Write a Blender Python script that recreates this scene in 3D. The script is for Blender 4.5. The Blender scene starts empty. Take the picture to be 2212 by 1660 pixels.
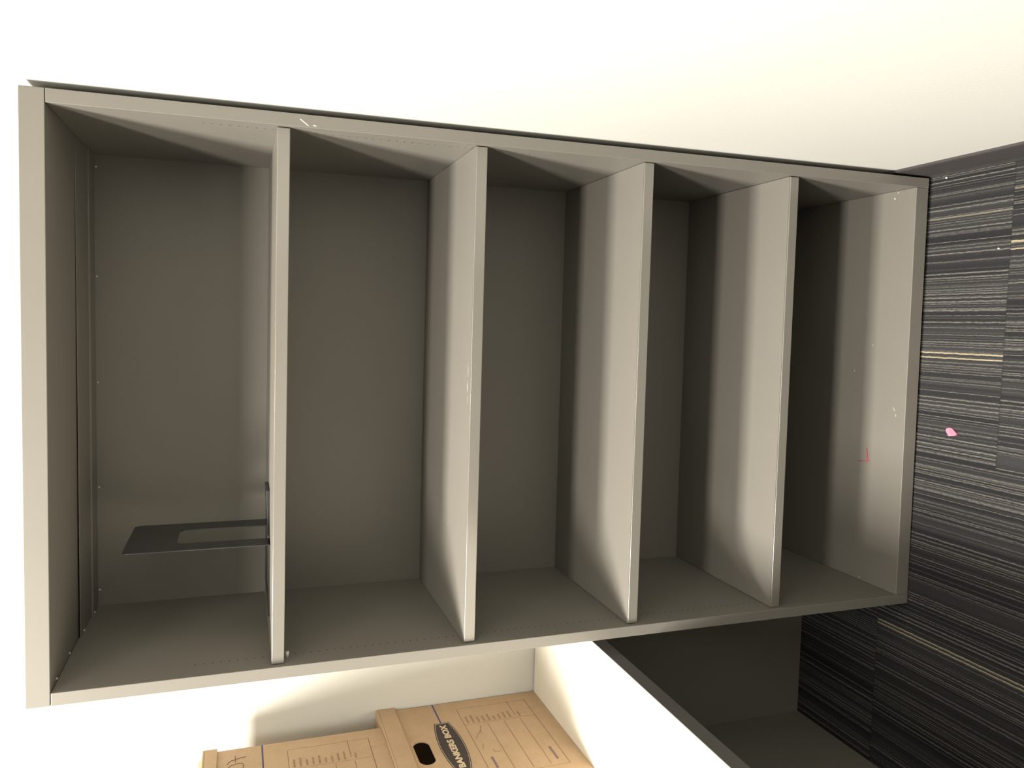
import bpy, bmesh, math, random
from mathutils import Vector, Matrix

random.seed(7)
C = bpy.context.scene.collection
SC = bpy.context.scene

# ------------------------------------------------------------------ camera
# the phone was held sideways: world up points to the left of the picture
CAM = Vector((0.5905, -1.1787, 1.3981))
YAW, PIT, ROL = -0.0641, -0.2955, 0.0023
fwd = Vector((math.sin(YAW) * math.cos(PIT), math.cos(YAW) * math.cos(PIT), math.sin(PIT)))
rgt = Vector((math.cos(YAW), -math.sin(YAW), 0))
upv = rgt.cross(fwd)
r2 = rgt * math.cos(ROL) + upv * math.sin(ROL)
u2 = upv * math.cos(ROL) - rgt * math.sin(ROL)
cd = bpy.data.cameras.new('camera')
cam = bpy.data.objects.new('camera', cd); C.objects.link(cam)
m = Matrix.Identity(4)
for i in range(3):
    m[i][0] = -u2[i]; m[i][1] = r2[i]; m[i][2] = -fwd[i]; m[i][3] = CAM[i]
cam.matrix_world = m
cd.sensor_fit = 'HORIZONTAL'; cd.sensor_width = 36.0
cd.lens = 36.0 * 1551.15 / 2212
cd.shift_x = 115.69 / 2212; cd.shift_y = -37.03 / 2212
cd.clip_start = 0.02
SC.camera = cam

# ------------------------------------------------------------------ world, lights, exposure
SC.view_settings.view_transform = 'Standard'
SC.view_settings.look = 'None'
SC.view_settings.gamma = 1.0
SC.view_settings.use_curve_mapping = False
SC.view_settings.exposure = -0.05
w = bpy.data.worlds.new('room_ambience'); SC.world = w; w.use_nodes = True
w.node_tree.nodes['Background'].inputs[0].default_value = (1.0, 0.93, 0.82, 1)
w.node_tree.nodes['Background'].inputs[1].default_value = 0.02

def troffer(name, loc, sx, sy, power, col=(1.0, 0.95, 0.86)):
    l = bpy.data.lights.new(name, 'AREA'); l.shape = 'RECTANGLE'
    l.size = sx; l.size_y = sy; l.energy = power; l.color = col
    o = bpy.data.objects.new(name, l); C.objects.link(o); o.location = loc
    return o
CZ = 3.10
troffer('ceiling_panel_light', (-0.95, -0.80, CZ - .02), 0.85, 0.32, 235)
troffer('ceiling_panel_light', (-1.05, -1.66, CZ - .02), 0.8, 0.28, 112)
troffer('ceiling_panel_light', (0.25, -1.66, CZ - .02), 0.5, 0.28, 38)
troffer('ceiling_panel_light', (-2.6, -2.4, CZ - .02), 1.2, 0.6, 24)

# ------------------------------------------------------------------ node helpers
class NT:
    def __init__(s, name):
        s.mat = bpy.data.materials.new(name); s.mat.use_nodes = True
        s.t = s.mat.node_tree; s.b = s.t.nodes['Principled BSDF']
    def link(s, a, b): s.t.links.new(a, b)
    def put(s, sock, v):
        if hasattr(v, 'is_output') or hasattr(v, 'links'): s.link(v, sock)
        elif v is not None: sock.default_value = v
    def M(s, op, a, b=None, c=None):
        n = s.t.nodes.new('ShaderNodeMath'); n.operation = op
        for i, v in enumerate((a, b, c)):
            if v is not None: s.put(n.inputs[i], v)
        return n.outputs[0]
    def pos(s):
        n = s.t.nodes.new('ShaderNodeNewGeometry')
        q = s.t.nodes.new('ShaderNodeSeparateXYZ'); s.link(n.outputs['Position'], q.inputs[0])
        return n, q.outputs[0], q.outputs[1], q.outputs[2]
    def vec(s, x, y=0.0, z=0.0):
        n = s.t.nodes.new('ShaderNodeCombineXYZ')
        for i, v in enumerate((x, y, z)): s.put(n.inputs[i], v)
        return n.outputs[0]
    def noise(s, v, scale, detail=2.0, rough=0.5):
        n = s.t.nodes.new('ShaderNodeTexNoise'); s.put(n.inputs['Vector'], v)
        n.inputs['Scale'].default_value = scale; n.inputs['Detail'].default_value = detail
        n.inputs['Roughness'].default_value = rough
        return n.outputs[0]
    def sstep(s, v, a, b, lo=0.0, hi=1.0):
        n = s.t.nodes.new('ShaderNodeMapRange'); n.interpolation_type = 'SMOOTHSTEP'
        s.put(n.inputs[0], v)
        n.inputs[1].default_value = a; n.inputs[2].default_value = b
        n.inputs[3].default_value = lo; n.inputs[4].default_value = hi
        return n.outputs[0]
    def mix(s, f, a, b):
        n = s.t.nodes.new('ShaderNodeMix'); n.data_type = 'RGBA'
        s.put(n.inputs[0], f)
        for i, v in ((6, a), (7, b)):
            if isinstance(v, tuple): v = (*v[:3], 1)
            s.put(n.inputs[i], v)
        return n.outputs[2]
    def bump(s, h, dist, strength=1.0):
        n = s.t.nodes.new('ShaderNodeBump'); s.put(n.inputs['Height'], h)
        n.inputs['Distance'].default_value = dist; n.inputs['Strength'].default_value = strength
        s.link(n.outputs[0], s.b.inputs['Normal'])
    def base(s, c):
        if isinstance(c, tuple): c = (*c[:3], 1)
        s.put(s.b.inputs['Base Color'], c)

def simple(name, col, rough=0.6, spec=0.4, metal=0.0, var=0.06, scale=8.0, bump=0.0, bscale=300.0):
    n = NT(name); tc = n.t.nodes.new('ShaderNodeTexCoord')
    f = n.noise(tc.outputs['Object'], scale, 3)
    n.base(n.mix(n.sstep(f, 0.3, 0.7), tuple(c * (1 - var) for c in col), tuple(min(1, c * (1 + var)) for c in col)))
    n.b.inputs['Roughness'].default_value = rough
    n.b.inputs['Specular IOR Level'].default_value = spec
    n.b.inputs['Metallic'].default_value = metal
    if bump: n.bump(n.noise(tc.outputs['Object'], bscale, 2), bump)
    return n.mat

LAM = (0.168, 0.157, 0.137)
def laminate(name, holes=None, rough=.42, spec=.4):
    n = NT(name); g, x, y, z = n.pos()
    f = n.noise(g.outputs['Position'], 5, 4, .6)
    c = n.mix(n.sstep(f, .25, .75), tuple(v * .985 for v in LAM), tuple(v * 1.015 for v in LAM))
    if holes:                      # row of small drilled shelf-pin holes
        yc, z0, z1, pitch = holes
        dy = n.M('SUBTRACT', y, yc)
        dz = n.M('SUBTRACT', n.M('MODULO', z, pitch), pitch / 2)
        d = n.M('SQRT', n.M('ADD', n.M('MULTIPLY', dy, dy), n.M('MULTIPLY', dz, dz)))
        k = n.M('MULTIPLY', n.M('LESS_THAN', d, 0.0015), n.M('MULTIPLY', n.M('GREATER_THAN', z, z0), n.M('LESS_THAN', z, z1)))
        c = n.mix(k, c, (0.02, 0.018, 0.015))
    n.base(c)
    n.b.inputs['Roughness'].default_value = rough
    n.b.inputs['Specular IOR Level'].default_value = spec
    n.bump(n.noise(g.outputs['Position'], 900, 2), 0.00006)
    return n.mat

def wall_mat(name, col):
    n = NT(name); g, x, y, z = n.pos()
    f = n.noise(g.outputs['Position'], 1.8, 3)
    n.base(n.mix(n.sstep(f, .3, .7), tuple(c * .985 for c in col), col))
    n.b.inputs['Roughness'].default_value = 0.75
    n.b.inputs['Specular IOR Level'].default_value = 0.2
    n.bump(n.noise(g.outputs['Position'], 260, 3), 0.0002)
    return n.mat

def carpet():
    n = NT('striped_carpet'); g, x, y, z = n.pos()
    col = n.M('FLOOR', n.M('ADD', x, 0.67))
    par = n.M('MODULO', n.M('ADD', col, 20.0), 2.0)
    yy = n.M('ADD', n.M('SUBTRACT', y, 0.075), n.M('MULTIPLY', par, 0.243))
    row = n.M('FLOOR', n.M('DIVIDE', yy, 0.5))
    wn = n.t.nodes.new('ShaderNodeTexWhiteNoise'); wn.noise_dimensions = '2D'
    n.link(n.vec(col, row), wn.inputs['Vector'])
    seed = n.M('MULTIPLY', wn.outputs['Value'], 31.0)
    wig = n.M('MULTIPLY', n.M('SUBTRACT', n.noise(n.vec(n.M('MULTIPLY', x, 40.0), n.M('MULTIPLY', y, 90.0)), 1.0, 3), .5), 0.0026)
    s = n.M('ADD', n.M('ADD', x, wig), seed)
    def yarn(pitch, off, keep):
        q = n.M('ADD', n.M('DIVIDE', s, pitch), off)
        i = n.M('FLOOR', q); fr = n.M('ABSOLUTE', n.M('SUBTRACT', n.M('FRACT', q), .5))
        w1 = n.t.nodes.new('ShaderNodeTexWhiteNoise'); w1.noise_dimensions = '2D'
        n.link(n.vec(i, n.M('ADD', row, off)), w1.inputs['Vector'])
        return n.M('MULTIPLY', n.sstep(fr, .10, .26, 1.0, 0.0), n.sstep(w1.outputs['Value'], keep, 1.0, 0.0, 1.0))
    fine = n.noise(n.vec(s, row), 150.0, 2, .6)
    mid = n.noise(n.vec(s, n.M('ADD', row, 7.3)), 45.0, 2)
    dash = n.noise(n.vec(n.M('MULTIPLY', x, 420.0), n.M('MULTIPLY', y, 110.0)), 1.0, 3, .7)
    pile = n.noise(g.outputs['Position'], 480.0, 3, .7)
    line = n.M('MAXIMUM', yarn(.0049, .31, .42), yarn(.0083, 3.7, .40))
    line = n.M('MULTIPLY', line, n.sstep(dash, .28, .58, .30, 1.0))
    c = n.mix(n.sstep(mid, .35, .65), (0.028, 0.028, 0.030), (0.048, 0.047, 0.049))
    c = n.mix(line, c, (0.205, 0.194, 0.180))
    # single bright yarns, each in its own carpet plank
    for x0, hw, ya, yb in ((.549, .0016, -.168, .33), (.539, .0014, -.168, .33), (.766, .0022, -.67, -.168), (.752, .0012, -.67, -.168),
                           (-.072, .0013, -.425, .075), (-.064, .0011, -.425, .075), (.866, .0018, -.67, -.168), (.828, .0015, -.168, .33)):
        d = n.M('ABSOLUTE', n.M('SUBTRACT', n.M('ADD', x, wig), x0))
        k = n.sstep(d, hw * .6, hw * 1.3, 1.0, 0.0)
        k = n.M('MULTIPLY', k, n.M('MULTIPLY', n.M('GREATER_THAN', y, ya), n.M('LESS_THAN', y, yb)))
        k = n.M('MULTIPLY', k, n.sstep(dash, .25, .5, .45, 1.0))
        c = n.mix(k, c, (0.44, 0.37, 0.25) if x0 not in (.866, .828) else (.24, .22, .17))
    # plank seams
    fy = n.M('FRACT', n.M('DIVIDE', yy, 0.5)); fx = n.M('FRACT', n.M('ADD', x, 0.67))
    sm = n.M('MAXIMUM', n.M('LESS_THAN', n.M('MINIMUM', fy, n.M('SUBTRACT', 1.0, fy)), 0.003),
             n.M('LESS_THAN', n.M('MINIMUM', fx, n.M('SUBTRACT', 1.0, fx)), 0.0012))
    c = n.mix(n.M('MULTIPLY', sm, .3), c, (0.02, 0.02, 0.02))
    c = n.mix(n.sstep(pile, .35, .7, 0.0, .55), c, n.mix(.5, c, (0.004, 0.004, 0.004)))
    n.base(c)
    n.b.inputs['Roughness'].default_value = 0.95
    n.b.inputs['Specular IOR Level'].default_value = 0.08
    h = n.M('ADD', n.M('MULTIPLY', line, .6), n.M('ADD', n.M('MULTIPLY', pile, .9), n.M('MULTIPLY', dash, .5)))
    n.bump(h, 0.0022)
    return n.mat

def kraft():
    n = NT('kraft_cardboard'); tc = n.t.nodes.new('ShaderNodeTexCoord')
    f = n.noise(tc.outputs['Object'], 18, 4, .6); g = n.noise(tc.outputs['Object'], 500, 2)
    c = n.mix(n.sstep(f, .3, .7), (0.46, 0.325, 0.205), (0.505, 0.36, 0.23))
    n.base(n.mix(n.sstep(g, .4, .7, 0, .25), c, (0.34, 0.22, 0.12)))
    n.b.inputs['Roughness'].default_value = 0.8; n.b.inputs['Specular IOR Level'].default_value = 0.2
    n.bump(g, 0.0001)
    return n.mat

M_LAM = laminate('taupe_laminate')
M_BAND = laminate('satin_edge_band', rough=.14, spec=.7)
M_SIDEL = laminate('taupe_laminate_drilled', (0.042, 0.30, 1.478, 0.0134))
M_SIDER = laminate('taupe_laminate_drilled_right', (0.032, 0.90, 1.465, 0.0134))
M_WALL = wall_mat('white_painted_wall', (0.575, 0.57, 0.53))
M_CEIL = wall_mat('white_ceiling', (0.62, 0.61, 0.59))
M_CARPET = carpet()
M_BASE = simple('dark_vinyl_baseboard', (0.058, 0.053, 0.053), .5, .4)
M_BLACKV = simple('black_plinth_paint', (0.012, 0.011, 0.010), .7, .2)
M_STEEL = simple('screw_steel', (0.60, 0.59, 0.56), .35, .6, .25)
M_BKEND = simple('black_enamelled_steel', (0.028, 0.028, 0.029), .33, .5, 0.0, bump=.00003, bscale=800)
M_KRAFT = kraft()
M_BLUE = simple('blue_print', (0.075, 0.085, 0.20), .8, .2)
M_INK = simple('brown_print', (0.17, 0.105, 0.085), .8, .2)
M_INKL = simple('faded_print', (0.30, 0.205, 0.135), .8, .2, var=.2, scale=300)
M_INKP = simple('purple_print', (0.20, 0.14, 0.15), .8, .2, var=.25, scale=300)
M_LOGO = simple('logo_dark_print', (0.060, 0.046, 0.044), .7, .25)
M_LOGOT = simple('logo_cream_print', (0.62, 0.50, 0.34), .7, .25)
M_WTOP = simple('white_laminate', (0.70, 0.66, 0.57), .45, .4, var=.01)
M_EDGE = simple('charcoal_edge_band', (0.085, 0.08, 0.076), .5, .35)
M_CHIP = simple('pale_scuff', (0.66, 0.63, 0.57), .6, .3)
M_SCUFF = simple('faint_scuff', (0.29, 0.27, 0.235), .6, .3)
M_PINK = simple('pink_paper', (0.60, 0.20, 0.29), .7, .3, var=.12, scale=120)
M_RED = simple('red_thread', (0.40, 0.05, 0.07), .6, .3)
M_SPECK = simple('white_lint', (0.8, 0.78, 0.72), .8, .2)
M_GREYMARK = simple('grey_wall_mark', (0.50, 0.47, 0.44), .8, .2)

# ------------------------------------------------------------------ mesh helpers
def add_box(bm, a, b):
    """axis-aligned box; a, b opposite corners"""
    v = [bm.verts.new((x, y, z)) for x in (a[0], b[0]) for y in (a[1], b[1]) for z in (a[2], b[2])]
    for q in ((0, 1, 3, 2), (4, 6, 7, 5), (0, 4, 5, 1), (2, 3, 7, 6), (0, 2, 6, 4), (1, 5, 7, 3)):
        bm.faces.new([v[i] for i in q])
    return v
def add_hex(bm, pts):
    """8 points: bottom 4 then top 4"""
    v = [bm.verts.new(p) for p in pts]
    for q in ((3, 2, 1, 0), (4, 5, 6, 7), (0, 1, 5, 4), (1, 2, 6, 5), (2, 3, 7, 6), (3, 0, 4, 7)):
        bm.faces.new([v[i] for i in q])
    return v
def add_cyl(bm, c, r, h, axis='z', n=16, r2=None, dome=0.0):
    r2 = r if r2 is None else r2
    ax = {'x': (Vector((0, 1, 0)), Vector((0, 0, 1)), Vector((1, 0, 0))),
          'y': (Vector((0, 0, 1)), Vector((1, 0, 0)), Vector((0, 1, 0))),
          'z': (Vector((1, 0, 0)), Vector((0, 1, 0)), Vector((0, 0, 1)))}[axis]
    c = Vector(c); rings = [(0, r), (h, r2)]
    if dome: rings.append((h + dome, r2 * .55))
    rr = []
    for d, q in rings:
        rr.append([bm.verts.new(c + ax[2] * d + (ax[0] * math.cos(t) + ax[1] * math.sin(t)) * q)
                   for t in [2 * math.pi * i / n for i in range(n)]])
    for a, b in zip(rr, rr[1:]):
        for i in range(n): bm.faces.new((a[i], a[(i + 1) % n], b[(i + 1) % n], b[i]))
    bm.faces.new(rr[0][::-1]); bm.faces.new(rr[-1])
def add_prism(bm, pts, d):
    """polygon of 3-D points, extruded by vector d"""
    d = Vector(d); a = [bm.verts.new(p) for p in pts]; b = [bm.verts.new(Vector(p) + d) for p in pts]
    n = len(pts)
    bm.faces.new(a[::-1]); bm.faces.new(b)
    for i in range(n): bm.faces.new((a[i], a[(i + 1) % n], b[(i + 1) % n], b[i]))
def add_tube(bm, pts, r, n=8):
    pts = [Vector(p) for p in pts]; rings = []
    for i, p in enumerate(pts):
        t = (pts[min(i + 1, len(pts) - 1)] - pts[max(i - 1, 0)]).normalized()
        ref = Vector((0, 0, 1)) if abs(t.z) < .9 else Vector((1, 0, 0))
        a = t.cross(ref).normalized(); b = t.cross(a)
        rad = r[i] if isinstance(r, (list, tuple)) else r
        rings.append([bm.verts.new(p + (a * math.cos(k) + b * math.sin(k)) * rad) for k in [2 * math.pi * j / n for j in range(n)]])
    for a, b in zip(rings, rings[1:]):
        for j in range(n): bm.faces.new((a[j], a[(j + 1) % n], b[(j + 1) % n], b[j]))
    bm.faces.new(rings[0][::-1]); bm.faces.new(rings[-1])
def plate_with_hole(bm, outer, inner, d):
    """planar outer loop with an inner hole loop, extruded by d"""
    d = Vector(d)
    def loop(pts, off):
        v = [bm.verts.new(Vector(p) + off) for p in pts]
        return v, [bm.edges.new((v[i], v[(i + 1) % len(v)])) for i in range(len(v))]
    caps = []
    for off in (Vector((0, 0, 0)), d):
        vo, eo = loop(outer, off); vi, ei = loop(inner, off)
        bmesh.ops.triangle_fill(bm, edges=eo + ei, use_beauty=True)
        caps.append((vo, vi))
    for k in (0, 1):
        a, b = caps[0][k], caps[1][k]; n = len(a)
        for i in range(n): bm.faces.new((a[i], a[(i + 1) % n], b[(i + 1) % n], b[i]))

def obj(name, bm, mat, parent=None, bevel=0.0, label=None, smooth=False, segs=2):
    bmesh.ops.recalc_face_normals(bm, faces=bm.faces)
    me = bpy.data.meshes.new(name); off = Vector((0, 0, 0))
    if parent is not None:
        p = parent
        while p is not None: off += p.location; p = p.parent
        bmesh.ops.translate(bm, verts=bm.verts, vec=-off)
    bm.to_mesh(me); bm.free()
    me.materials.append(mat)
    o = bpy.data.objects.new(name, me); C.objects.link(o); o.parent = parent
    if smooth:
        for f in me.polygons: f.use_smooth = True
    if bevel:
        md = o.modifiers.new('bevel', 'BEVEL'); md.width = bevel; md.segments = segs
        md.limit_method = 'ANGLE'; md.angle_limit = math.radians(50); md.harden_normals = True
    if label: o['label'] = label
    return o
def boxobj(name, a, b, mat, parent=None, bevel=0.0, label=None):
    bm = bmesh.new(); add_box(bm, a, b); return obj(name, bm, mat, parent, bevel, label)
def thing(name, label, cat, loc=(0, 0, 0), group=None):
    o = bpy.data.objects.new(name, None); C.objects.link(o); o.location = loc
    o.empty_display_size = .05
    o['label'] = label; o['category'] = cat
    if group: o['group'] = group
    return o
def tag(o, label, cat, group=None):
    o['label'] = label; o['category'] = cat
    if group: o['group'] = group
    return o
def struct(o):
    o['kind'] = 'structure'; return o
def recentre(o, loc):
    """put a lone mesh's origin at its base"""
    o.data.transform(Matrix.Translation(-Vector(loc))); o.location = loc; return o

# ------------------------------------------------------------------ the setting
WX, WY = 0.925, 0.371
struct(boxobj('floor', (-5.0, -5.0, -0.05), (WX + .12, WY + .12, 0.0), M_CARPET))
struct(boxobj('wall_back', (-5.0, WY, 0.0), (WX + .12, WY + .12, CZ), M_WALL))
wr = struct(boxobj('wall_right', (WX, -5.0, 0.0), (WX + .12, WY, CZ), M_WALL))
struct(boxobj('wall_front', (-5.0, -5.12, 0.0), (WX + .12, -5.0, CZ), M_WALL))
struct(boxobj('ceiling', (-5.0, -5.0, CZ), (WX + .12, WY + .12, CZ + .1), M_CEIL))
# vinyl base on the right wall: straight face with a small cove foot
bm = bmesh.new()
prof = [(WX, 0.0), (WX - .0085, 0.0), (WX - .0075, .004), (WX - .006, .012), (WX - .0055, .097), (WX - .0045, .101), (WX, .101)]
add_prism(bm, [(x, -5.0, z) for x, z in prof], (0, 5.0 + WY, 0))
struct(obj('baseboard_right', bm, M_BASE))
# nicks in the paint of the right wall
def nick(cy, cz, ly, lz, rot, mat, x=WX):
    pts = []
    for i in range(9):
        t = 2 * math.pi * i / 9; k = random.uniform(.6, 1.1)
        a, b = ly * k * math.cos(t), lz * k * math.sin(t)
        pts.append((x - .0004, cy + a * math.cos(rot) - b * math.sin(rot), cz + a * math.sin(rot) + b * math.cos(rot)))
    bm = bmesh.new(); add_prism(bm, pts, (.0008, 0, 0)); obj('paint_nick', bm, mat, wr)
for q in ((-.425, .639, .0045, .0012, .9), (-.432, .632, .004, .001, 1.0), (-.452, .634, .0035, .001, .8)): nick(*q, M_GREYMARK)

# ------------------------------------------------------------------ the bookcase
W, TS, H, TT, D = 0.9144, 0.0204, 1.704, 0.0337, 0.345
TB, Z0 = 0.0327, 0.0026
BG = thing('bookcase', 'tall taupe grey open bookcase with four shelves standing against the white wall', 'bookcase', (W / 2, .18, 0))
GT, GB = 0.0037, -0.0099        # the carcass sits a few millimetres out of level
def lerp(x, left, drop): return left - drop * x / W
def slab(x0, x1, y0, y1, ztl, drop, th):
    bm = bmesh.new()
    p = []
    for dz in (-th, 0):
        for x, y in ((x0, y0), (x1, y0), (x1, y1), (x0, y1)):
            p.append((x, y, lerp(x, ztl, drop) + dz))
    add_hex(bm, p); return bm
obj('top_panel', slab(0, W, 0, D + .02, H, GT, TT), M_LAM, BG, .0012)
for name, xa, xb, mt in (('side_panel', 0, TS, M_SIDEL), ('side_panel', W - TS, W, M_SIDER)):
    bm = bmesh.new()
    p = [(x, y, lerp(x, Z0, GB)) for x, y in ((xa, 0), (xb, 0), (xb, D + .02), (xa, D + .02))]
    p += [(x, y, lerp(x, H - TT, GT) - .0006) for x, y in ((xa, 0), (xb, 0), (xb, D + .02), (xa, D + .02))]
    add_hex(bm, p); sp = obj(name, bm, mt, BG, .0010)
    if xa: side_r = sp
obj('bottom_panel', slab(TS, W - TS, 0.0004, D, Z0 + TB, GB, TB), M_LAM, BG, .0014)
boxobj('back_panel', (TS, D, .012), (W - TS, D + .006, H - TT - .005), M_LAM, BG)
boxobj('plinth', (.012, .018, 0), (W - .012, D - .02, .0125), M_BLACKV, BG)
# fixing rail and joint line under the top
rail = boxobj('fixing_rail', (TS, .292, 1.6625), (W - TS, .330, 1.6672), M_LAM, BG, .0012)
lip = boxobj('rear_lip', (TS + .004, .3365, 1.6635), (W - TS - .004, D, 1.6675), M_LAM, BG, .001)
bm = bmesh.new(); add_box(bm, (TS, .194, 1.6655), (W - TS, .292, 1.6668)); obj('filler_strip', bm, M_LAM, BG, .0006)
def screw(c, axis='z', sgn=-1, r=.0022):
    bm = bmesh.new()
    if axis == 'z': add_cyl(bm, (c[0], c[1], c[2]), r, -.0012, 'z', 12, r * .8, -.0008)
    else: add_cyl(bm, c, r, -.0012, 'y', 12, r * .8, -.0008)
    obj('screw', bm, M_STEEL, BG, smooth=True)
for x, ys in ((.897, (.053, .136, .217, .303)), (.024, (.039, .128, .220, .303))):
    for y in ys:
        zz = lerp(x, H - TT, GT)
        screw((x, y, 1.6655 if .19 < y < .3 else (1.6628 if y > .3 else zz)))
for x in (.872, .665, .461, .256, .052):
    screw((x, D - .0002, 1.6600), 'y')
# adjustable shelves
SH, ST, SB = [(1.3473, .0049), (1.0149, .0035), (.6859, .0007), (.3554, -.0027)], .0203, .0085
shelves = []
for i, (z, g) in enumerate(SH):
    bm = bmesh.new(); p = []
    for dz in (-ST, 0):
        for x, y in ((TS + .0010, SB + .0028), (W - TS - .0010, SB + .0028), (W - TS - .0010, D - .001), (TS + .0010, D - .001)):
            p.append((x, y, lerp(x, z, g) + dz))
    add_hex(bm, p)
    shelves.append(obj('shelf', bm, M_LAM, BG))
    bm = bmesh.new(); p = []
    for dz in (-ST, 0):
        for x, y in ((TS + .0010, SB), (W - TS - .0010, SB), (W - TS - .0010, SB + .0028), (TS + .0010, SB + .0028)):
            p.append((x, y, lerp(x, z, g) + dz))
    add_hex(bm, p); obj('edge_band', bm, M_BAND, shelves[-1], .0018, segs=4)
bm = bmesh.new(); add_cyl(bm, (TS - .002, .034, 1.3205), .0035, .011, 'x', 14); obj('shelf_pin', bm, M_STEEL, BG, smooth=True, label='steel shelf pin')
# small paint chips and rub marks lying in the surface: faces of the part's own mesh
def merge_into(o, bm, mat):
    me = o.data; off = Vector((0, 0, 0)); p = o
    while p is not None: off += p.location; p = p.parent
    bmesh.ops.translate(bm, verts=bm.verts, vec=-off)
    if mat.name not in [m_.name for m_ in me.materials]: me.materials.append(mat)
    k = [m_.name for m_ in me.materials].index(mat.name)
    for f in bm.faces: f.material_index = k
    bm.from_mesh(me); bm.to_mesh(me); bm.free()
def marks(specs, mat, parent):
    bm = bmesh.new()
    for (x, y, z, lx, ly, rot) in specs:
        n = 9; pts = []
        for i in range(n):
            t = 2 * math.pi * i / n; k = random.uniform(.5, 1.15)
            a, b = lx * k * math.cos(t), ly * k * math.sin(t)
            pts.append((x + a * math.cos(rot) - b * math.sin(rot), y + a * math.sin(rot) + b * math.cos(rot), z + .0002))
        bm.faces.new([bm.verts.new(q) for q in pts])
    merge_into(parent, bm, mat)
bm = bmesh.new()   # bright nick on the front edge of the right side panel
for q in ([(.9068, 1.3075), (.9056, 1.3085), (.8962, 1.2955), (.8972, 1.2945)], [(.899, 1.286), (.898, 1.2885), (.8965, 1.284), (.8975, 1.282)]):
    bm.faces.new([bm.verts.new((a_, -.0002, b_)) for a_, b_ in q])
merge_into(side_r, bm, M_CHIP)
zs = lambda x, i: lerp(x, SH[i][0], SH[i][1])
marks([(x, y, zs(x, 1), lx, ly, 0) for x, y, lx, ly in
      ((.508, .024, .018, .0025), (.478, .026, .012, .003), (.455, .022, .008, .002))], M_SCUFF, shelves[1])
marks([(x, y, zs(x, 1), lx, ly, .2) for x, y, lx, ly in
      ((.40, .14, .003, .0016), (.37, .155, .002, .0016), (.215, .12, .006, .0012), (.208, .15, .009, .001), (.205, .125, .004, .0016), (.12, .09, .003, .0012), (.43, .11, .002, .0012), (.18, .07, .002, .001))], M_SCUFF, shelves[1])
zb = lambda x: lerp(x, Z0 + TB, GB)
bp = [o for o in BG.children if o.name.startswith('bottom_panel')][0]
marks([(.889, .044, zb(.896), .0022, .0018, 0), (.877, .052, zb(.881), .0022, .0018, 0), (.027, .098, zb(.03), .0025, .0015, 0),
               (.499, .138, zb(.5), .0018, .0012, 0), (.56, .09, zb(.55), .0014, .001, 0)], M_CHIP, bp)
marks([(.423, .028, zb(.42), .006, .002, .5), (.41, .024, zb(.41), .004, .002, .3)], M_SCUFF, bp)

# ------------------------------------------------------------------ bookend on the top shelf
BX = .193; zt = zs(BX, 0)
BE = thing('bookend', 'black metal bookend with slotted upright on the top shelf', 'bookend', (BX, .19, zt))
def rr(y0, y1, z0, z1, r, x, n=6, bottom=True):
    pts = []
    for cy, cz, a0 in ((y1 - r, z1 - r, 0), (y0 + r, z1 - r, 90)):
        for i in range(n + 1):
            a = math.radians(a0 + 90 * i / n); pts.append((x, cy + r * math.cos(a), cz + r * math.sin(a)))
    pts += [(x, y0, z0), (x, y1, z0)]
    return pts
bm = bmesh.new()
# one U-shaped steel sheet: outer rounded outline minus the slot that opens at the foot
outer = rr(.102, .272, zt, zt + .240, .012, BX)
inner = rr(.142, .226, zt, zt + .157, .014, BX)
o_arc, i_arc = outer[:-2], inner[:-2]
poly = [outer[-1]] + o_arc + [outer[-2]] + [inner[-2]] + i_arc[::-1] + [inner[-1]]
add_prism(bm, poly, (.0016, 0, 0))
obj('upright', bm, M_BKEND, BE, .0003)
bm = bmesh.new()   # foot flange: folds away under the books, follows the shelf
x0, x1 = .085, BX + .0016
for ya, yb in ((.102, .142), (.226, .272)):
    add_hex(bm, [(x0, ya, zs(x0, 0) + .0002), (x1, ya, zs(x1, 0) + .0002), (x1, yb, zs(x1, 0) + .0002), (x0, yb, zs(x0, 0) + .0002),
                 (x0, ya, zs(x0, 0) + .0020), (x1, ya, zs(x1, 0) + .0020), (x1, yb, zs(x1, 0) + .0020), (x0, yb, zs(x0, 0) + .0020)])
add_hex(bm, [(x0 - .02, .102, zs(x0, 0) + .0002), (x0, .102, zs(x0, 0) + .0002), (x0, .272, zs(x0, 0) + .0002), (x0 - .02, .272, zs(x0, 0) + .0002),
             (x0 - .02, .102, zs(x0, 0) + .0020), (x0, .102, zs(x0, 0) + .0020), (x0, .272, zs(x0, 0) + .0020), (x0 - .02, .272, zs(x0, 0) + .0020)])
obj('foot_flange', bm, M_BKEND, BE)
bm = bmesh.new()   # tongue pressed out of the slot, rising slightly at its tip
add_hex(bm, [(BX, .146, zt + .0002), (.280, .146, zs(.28, 0) + .0006), (.280, .222, zs(.28, 0) + .0006), (BX, .222, zt + .0002),
             (BX, .146, zt + .0020), (.280, .146, zs(.28, 0) + .0062), (.280, .222, zs(.28, 0) + .0062), (BX, .222, zt + .0020)])
obj('tongue', bm, M_BKEND, BE, .0006)

# ------------------------------------------------------------------ the desk on the left
DZ, DX = .720, -.043
DK = thing('desk', 'white topped desk with charcoal edge standing left of the bookcase', 'desk', (-.42, -.5, 0))
boxobj('worktop', (-.805, -1.46, DZ - .0022), (DX, .367, DZ), M_WTOP, DK, .0006, 'white desk surface')
boxobj('edge_band', (-.804, -1.459, DZ - .031), (DX - .001, .366, DZ - .0022), M_EDGE, DK, .0008, 'charcoal edge of the worktop')
boxobj('end_panel', (-.765, .300, 0), (-.085, .318, DZ - .031), M_LAM, DK, .0008)
boxobj('end_panel', (-.765, -1.40, 0), (-.085, -1.382, DZ - .031), M_LAM, DK, .0008)
boxobj('modesty_panel', (-.422, -1.382, .0), (-.404, .300, DZ - .031), M_LAM, DK, .0008)

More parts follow.
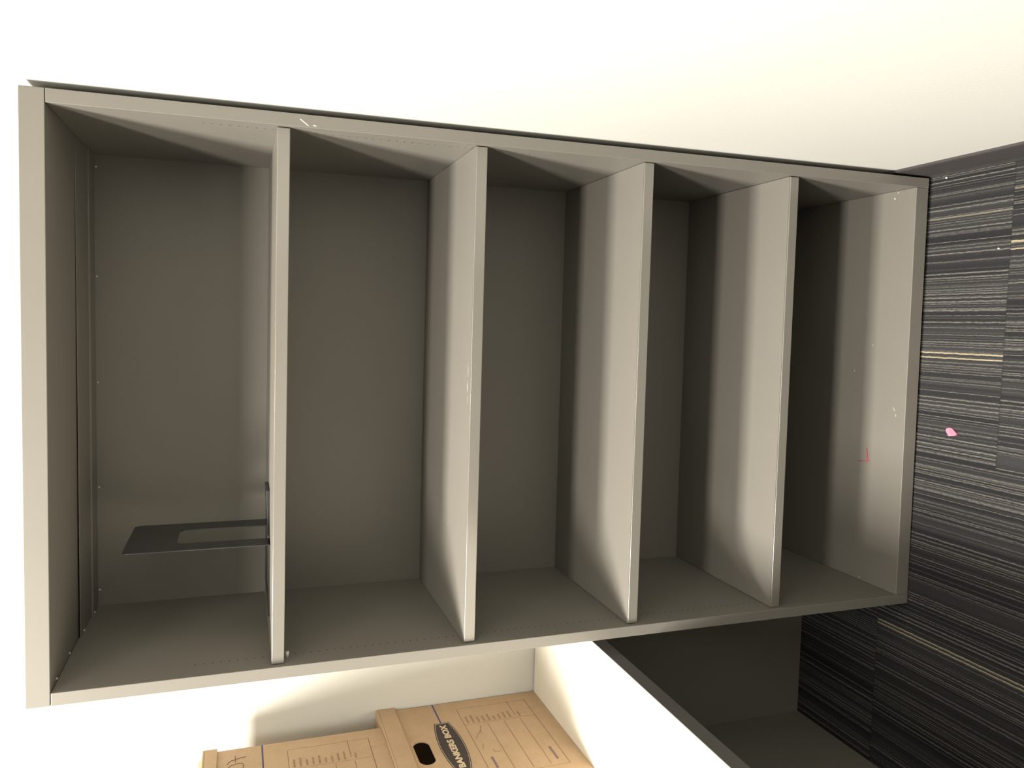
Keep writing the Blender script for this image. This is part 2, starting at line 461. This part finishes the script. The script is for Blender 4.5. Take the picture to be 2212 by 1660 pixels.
# ------------------------------------------------------------------ file boxes
def text_mesh(name, body, size, x, y, z, mat, parent, bold=0.0, sx=1.0, wscale=None):
    """text standing on a face that looks towards +X; reads along +Y"""
    cu = bpy.data.curves.new(name, 'FONT'); cu.body = body; cu.size = size; cu.offset = bold
    cu.extrude = .00015; cu.resolution_u = 3
    t = bpy.data.objects.new(name, cu); C.objects.link(t)
    dg = bpy.context.evaluated_depsgraph_get(); dg.update()
    me = bpy.data.meshes.new_from_object(t.evaluated_get(dg)); C.objects.unlink(t); bpy.data.objects.remove(t)
    xs = [v.co.x for v in me.vertices]; wd = max(xs) - min(xs)
    k = (wscale / wd) if wscale else sx
    off = Vector((0, 0, 0)); p = parent
    while p is not None: off += p.location; p = p.parent
    M = Matrix(((0, 0, 1, x), (k, 0, 0, y - min(xs) * k), (0, 1, 0, z), (0, 0, 0, 1)))
    me.transform(Matrix.Translation(-off) @ M)
    me.materials.clear(); me.materials.append(mat)
    o = bpy.data.objects.new(name, me); C.objects.link(o); o.parent = parent
    return o

def file_box(label, XF, y1, z0, z1, lid_h, logo, dome=0.0, lh_out=.005):
    """XF: printed face (towards +X); y1: rear side; body z0..z1 under the lid"""
    L, Wd = .395, .312
    y0 = y1 - Wd; zc = z1 + lid_h
    t = thing('file_box', label, 'box', (XF - L / 2, (y0 + y1) / 2, z0), 'cardboard file boxes stacked on the desk')
    bm = bmesh.new(); e = .003
    add_box(bm, (XF - L, y0, z0), (XF, y1, z0 + e))
    zt_ = z1 + lid_h - .006
    add_box(bm, (XF - L, y0, z0 + e), (XF - e, y0 + e, zt_)); add_box(bm, (XF - L, y1 - e, z0 + e), (XF - e, y1, zt_))
    add_box(bm, (XF - L, y0 + e, z0 + e), (XF - L + e, y1 - e, zt_))
    # front wall with the hand hole
    hc, hz, hl, hh = y0 + .139, z1 - .026, .041, .0175
    hole = []
    for i in range(28):
        a = 2 * math.pi * i / 28; c, s = math.cos(a), math.sin(a)
        rr_ = .0172
        hole.append((XF - e, hc + (hl - rr_) * (1 if c > 0 else -1) + rr_ * c, hz + (hh - rr_) * (1 if s > 0 else -1) + rr_ * s))
    plate_with_hole(bm, [(XF - e, y0, z0 + e), (XF - e, y1, z0 + e), (XF - e, y1, zt_), (XF - e, y0, zt_)], hole, (e, 0, 0))
    body = obj('carton', bm, M_KRAFT, t)
    # lid: top sheet plus four skirts, the front one folded double
    bm = bmesh.new(); q = lh_out
    add_box(bm, (XF - L - q, y0 - q, zc - .004), (XF + q, y1 + .0028, zc))
    add_box(bm, (XF + .0012, y0 - q, z1), (XF + q, y1 + .0028, zc - .004))
    add_box(bm, (XF - L - q, y0 - q, z1), (XF - L - .001, y1 + .0028, zc - .004))
    add_box(bm, (XF - L, y0 - q, z1), (XF, y0 - .001, zc - .004))
    add_box(bm, (XF - L, y1 + .0005, z1), (XF, y1 + .0028, zc - .004))
    if dome:
        add_hex(bm, [(XF - L, y0, zc), (XF - .004, y0, zc), (XF - .004, y1 - .008, zc), (XF - L, y1 - .008, zc),
                     (XF - L, y0 + .02, zc + dome), (XF - .01, y0 + .02, zc + dome), (XF - .01, y1 - .014, zc + dome), (XF - L, y1 - .014, zc + dome)])
    obj('lid', bm, M_KRAFT, t, .0012)
    # printing on the face
    px = XF + .0002; top = z1
    def bar(bm, ya, yb, za, th=.0009):
        add_box(bm, (XF - .0002, min(ya, yb), za - th / 2), (px, max(ya, yb), za + th / 2))
    R = y1
    zt0 = z1
    bm = bmesh.new(); bar(bm, R - .0005, R - (.086 if dome else .078), zt0 - .0875, .0032); merge_into(body, bm, M_BLUE)
    bm = bmesh.new()
    T = zt0 - .1365     # top rule of the printed form
    bar(bm, R - .033, R - .275, T); bar(bm, R - .027, R - .088, T - .1225); bar(bm, R - .101, R - .272, T - .128)
    bar(bm, R - .103, R - .275, T - .051); bar(bm, R - .103, R - .275, T - .0895); bar(bm, R - .030, R - .280, T - .166, .0011)
    merge_into(body, bm, M_INK)
    bm = bmesh.new()
    add_box(bm, (XF - .0002, R - .0316, T - .166), (px, R - .031, T)); add_box(bm, (XF - .0002, R - .281, T - .166), (px, R - .2804, T))
    add_box(bm, (XF - .0002, R - .0975, T - .166), (px, R - .0970, T))
    merge_into(body, bm, M_INKL)
    # column of small worn words (too worn to read): dabs of ink
    bm = bmesh.new()
    for k in range(10):
        zz = T - .0105 - k * .0124 - (.010 if k == 9 else 0)
        ln = (.026, .028, .019, .022, .026, .015, .019, .024, .026, .017)[k]
        yb_ = R - .0925; ya = yb_
        while ya < yb_ + ln:
            wv = random.uniform(.0012, .0024)
            add_box(bm, (XF - .0002, ya, zz - .0016 - random.uniform(0, .0006)), (px, ya + wv, zz + .0014 + random.uniform(0, .001)))
            ya += wv + .0007
    merge_into(body, bm, M_INKL)
    bm = bmesh.new()
    for ya0, ln, zz in ((R - .258, .036, T - .0185), (R - .262, .042, T - .147)):
        ya = ya0
        while ya < ya0 + ln:
            wv = random.uniform(.0014, .0026)
            add_box(bm, (XF - .0002, ya, zz - .0028), (px, ya + wv, zz + .0020 + random.uniform(0, .001))); ya += wv + .0006
    merge_into(body, bm, M_INKP)
    # barrel-shaped trademark panel under the hand hole
    if logo:
        cy, cz = R - (.1725 if dome else .1625), zt0 - .0885
        def barrel(hw, he, hm, n=14):
            up = [(cy - hw + 2 * hw * i / n, cz + he + (hm - he) * (1 - (2 * i / n - 1) ** 2)) for i in range(n + 1)]
            dn = [(y, 2 * cz - z) for y, z in up][::-1]
            return up + dn
        bm = bmesh.new(); add_prism(bm, [(XF - .0002, y, z) for y, z in barrel(.0860, .0165, .0275)], (.0004, 0, 0)); pl = obj('logo_panel', bm, M_LOGO, t)
        bm = bmesh.new()
        plate_with_hole(bm, [(XF, y, z) for y, z in barrel(.0838, .0148, .0256)], [(XF, y, z) for y, z in barrel(.0829, .0141, .0249)], (.0004, 0, 0))
        obj('logo_outline', bm, M_LOGOT, t)
        text_mesh('logo_lettering', 'BANKERS BOX', .0185, XF + .0003, cy - .0775, cz - .0062, M_LOGOT, t, .0008, wscale=.155)
    return t, body
def stroke(bm, pts, x, r=.0007):
    add_tube(bm, [(x, a, b) for a, b in pts], r, 6)
T1, B1 = file_box('tan cardboard file box with logo and hand hole, lower of the stack on the desk', -.290, .3668, DZ, 1.061, .042, True)
ztop1 = 1.061 + .042
T2, B2 = file_box('tan cardboard file box with handwriting on its side, upper of the stack', -.290, .306, ztop1 + .0005, 1.440, .0285, True, dome=.008)
bm = bmesh.new(); x = -.2898
stroke(bm, [(.255, 1.4205), (.2605, 1.4185), (.2665, 1.413), (.2685, 1.404), (.2725, 1.395), (.2735, 1.385)], x)
stroke(bm, [(.2805, 1.405), (.274, 1.4052), (.2605, 1.405)], x)
stroke(bm, [(.243, 1.420), (.2505, 1.413), (.254, 1.402), (.2535, 1.392), (.247, 1.389), (.237, 1.3905)], x)
obj('handwriting', bm, M_INK, T2, smooth=True)
bm = bmesh.new()
stroke(bm, [(.258, .892), (.243, .8975), (.230, .899)], x, .0005); stroke(bm, [(.240, .899), (.224, .910), (.214, .916)], x, .0005)
stroke(bm, [(.194, .908), (.184, .9115), (.174, .914)], x, .0005); stroke(bm, [(.169, .895), (.160, .893), (.158, .886), (.164, .878)], x, .0004)
obj('handwriting', bm, M_INKL, T1, smooth=True)

# ------------------------------------------------------------------ litter
bm = bmesh.new()    # torn pink scrap, curled
out = [(.388, -.065), (.393, -.0655), (.3965, -.070), (.3955, -.076), (.387, -.088), (.3835, -.0885), (.380, -.077), (.379, -.069)]
top = [(a_, b_, .0040 + .0022 * math.sin(i * 1.7)) for i, (a_, b_) in enumerate(out)]
vt = [bm.verts.new(p) for p in top]; vb = [bm.verts.new((p[0], p[1], max(.0006, p[2] - .004))) for p in top]
ct = bm.verts.new((.388, -.074, .0056)); cb = bm.verts.new((.388, -.074, .0006)); n = len(out)
for i in range(n):
    j = (i + 1) % n
    bm.faces.new((vt[i], vt[j], ct)); bm.faces.new((vb[j], vb[i], cb)); bm.faces.new((vt[i], vb[i], vb[j], vt[j]))
tag(recentre(obj('paper_scrap', bm, M_PINK), (.388, -.075, 0)), 'small pink scrap lying on the striped carpet in front of the bookcase', 'scrap')
bm = bmesh.new(); zf = zb(.3) + .0009
add_tube(bm, [(.327, .094, zf), (.322, .0925, zf + .0004), (.314, .0915, zf + .0006), (.304, .090, zf + .0004), (.299, .0885, zf), (.2955, .090, zf)],
         [.0005, .0010, .0011, .0014, .0015, .0007], 8)
add_tube(bm, [(.299, .083, zf - .0003), (.2975, .090, zf), (.2945, .104, zf - .0003), (.2940, .117, zf - .0005)], [.0003, .0005, .0005, .0003], 6)
tag(recentre(obj('thread', bm, M_RED, smooth=True), (.30, .09, zb(.3))), 'short bent red thread lying on the lowest board of the bookcase', 'thread')
for (x, y, r, lb) in ((.911, -.029, .0022, 'white lint speck on the carpet close beside the dark baseboard'), (.755, -.146, .0019, 'white lint speck on the open carpet, away from the baseboard')):
    bm = bmesh.new(); bmesh.ops.create_icosphere(bm, subdivisions=2, radius=r)
    for v in bm.verts: v.co *= random.uniform(.75, 1.2); v.co.z *= .7
    bmesh.ops.translate(bm, verts=bm.verts, vec=(x, y, r * .7))
    tag(recentre(obj('lint_speck', bm, M_SPECK, smooth=True), (x, y, 0)), lb, 'lint')
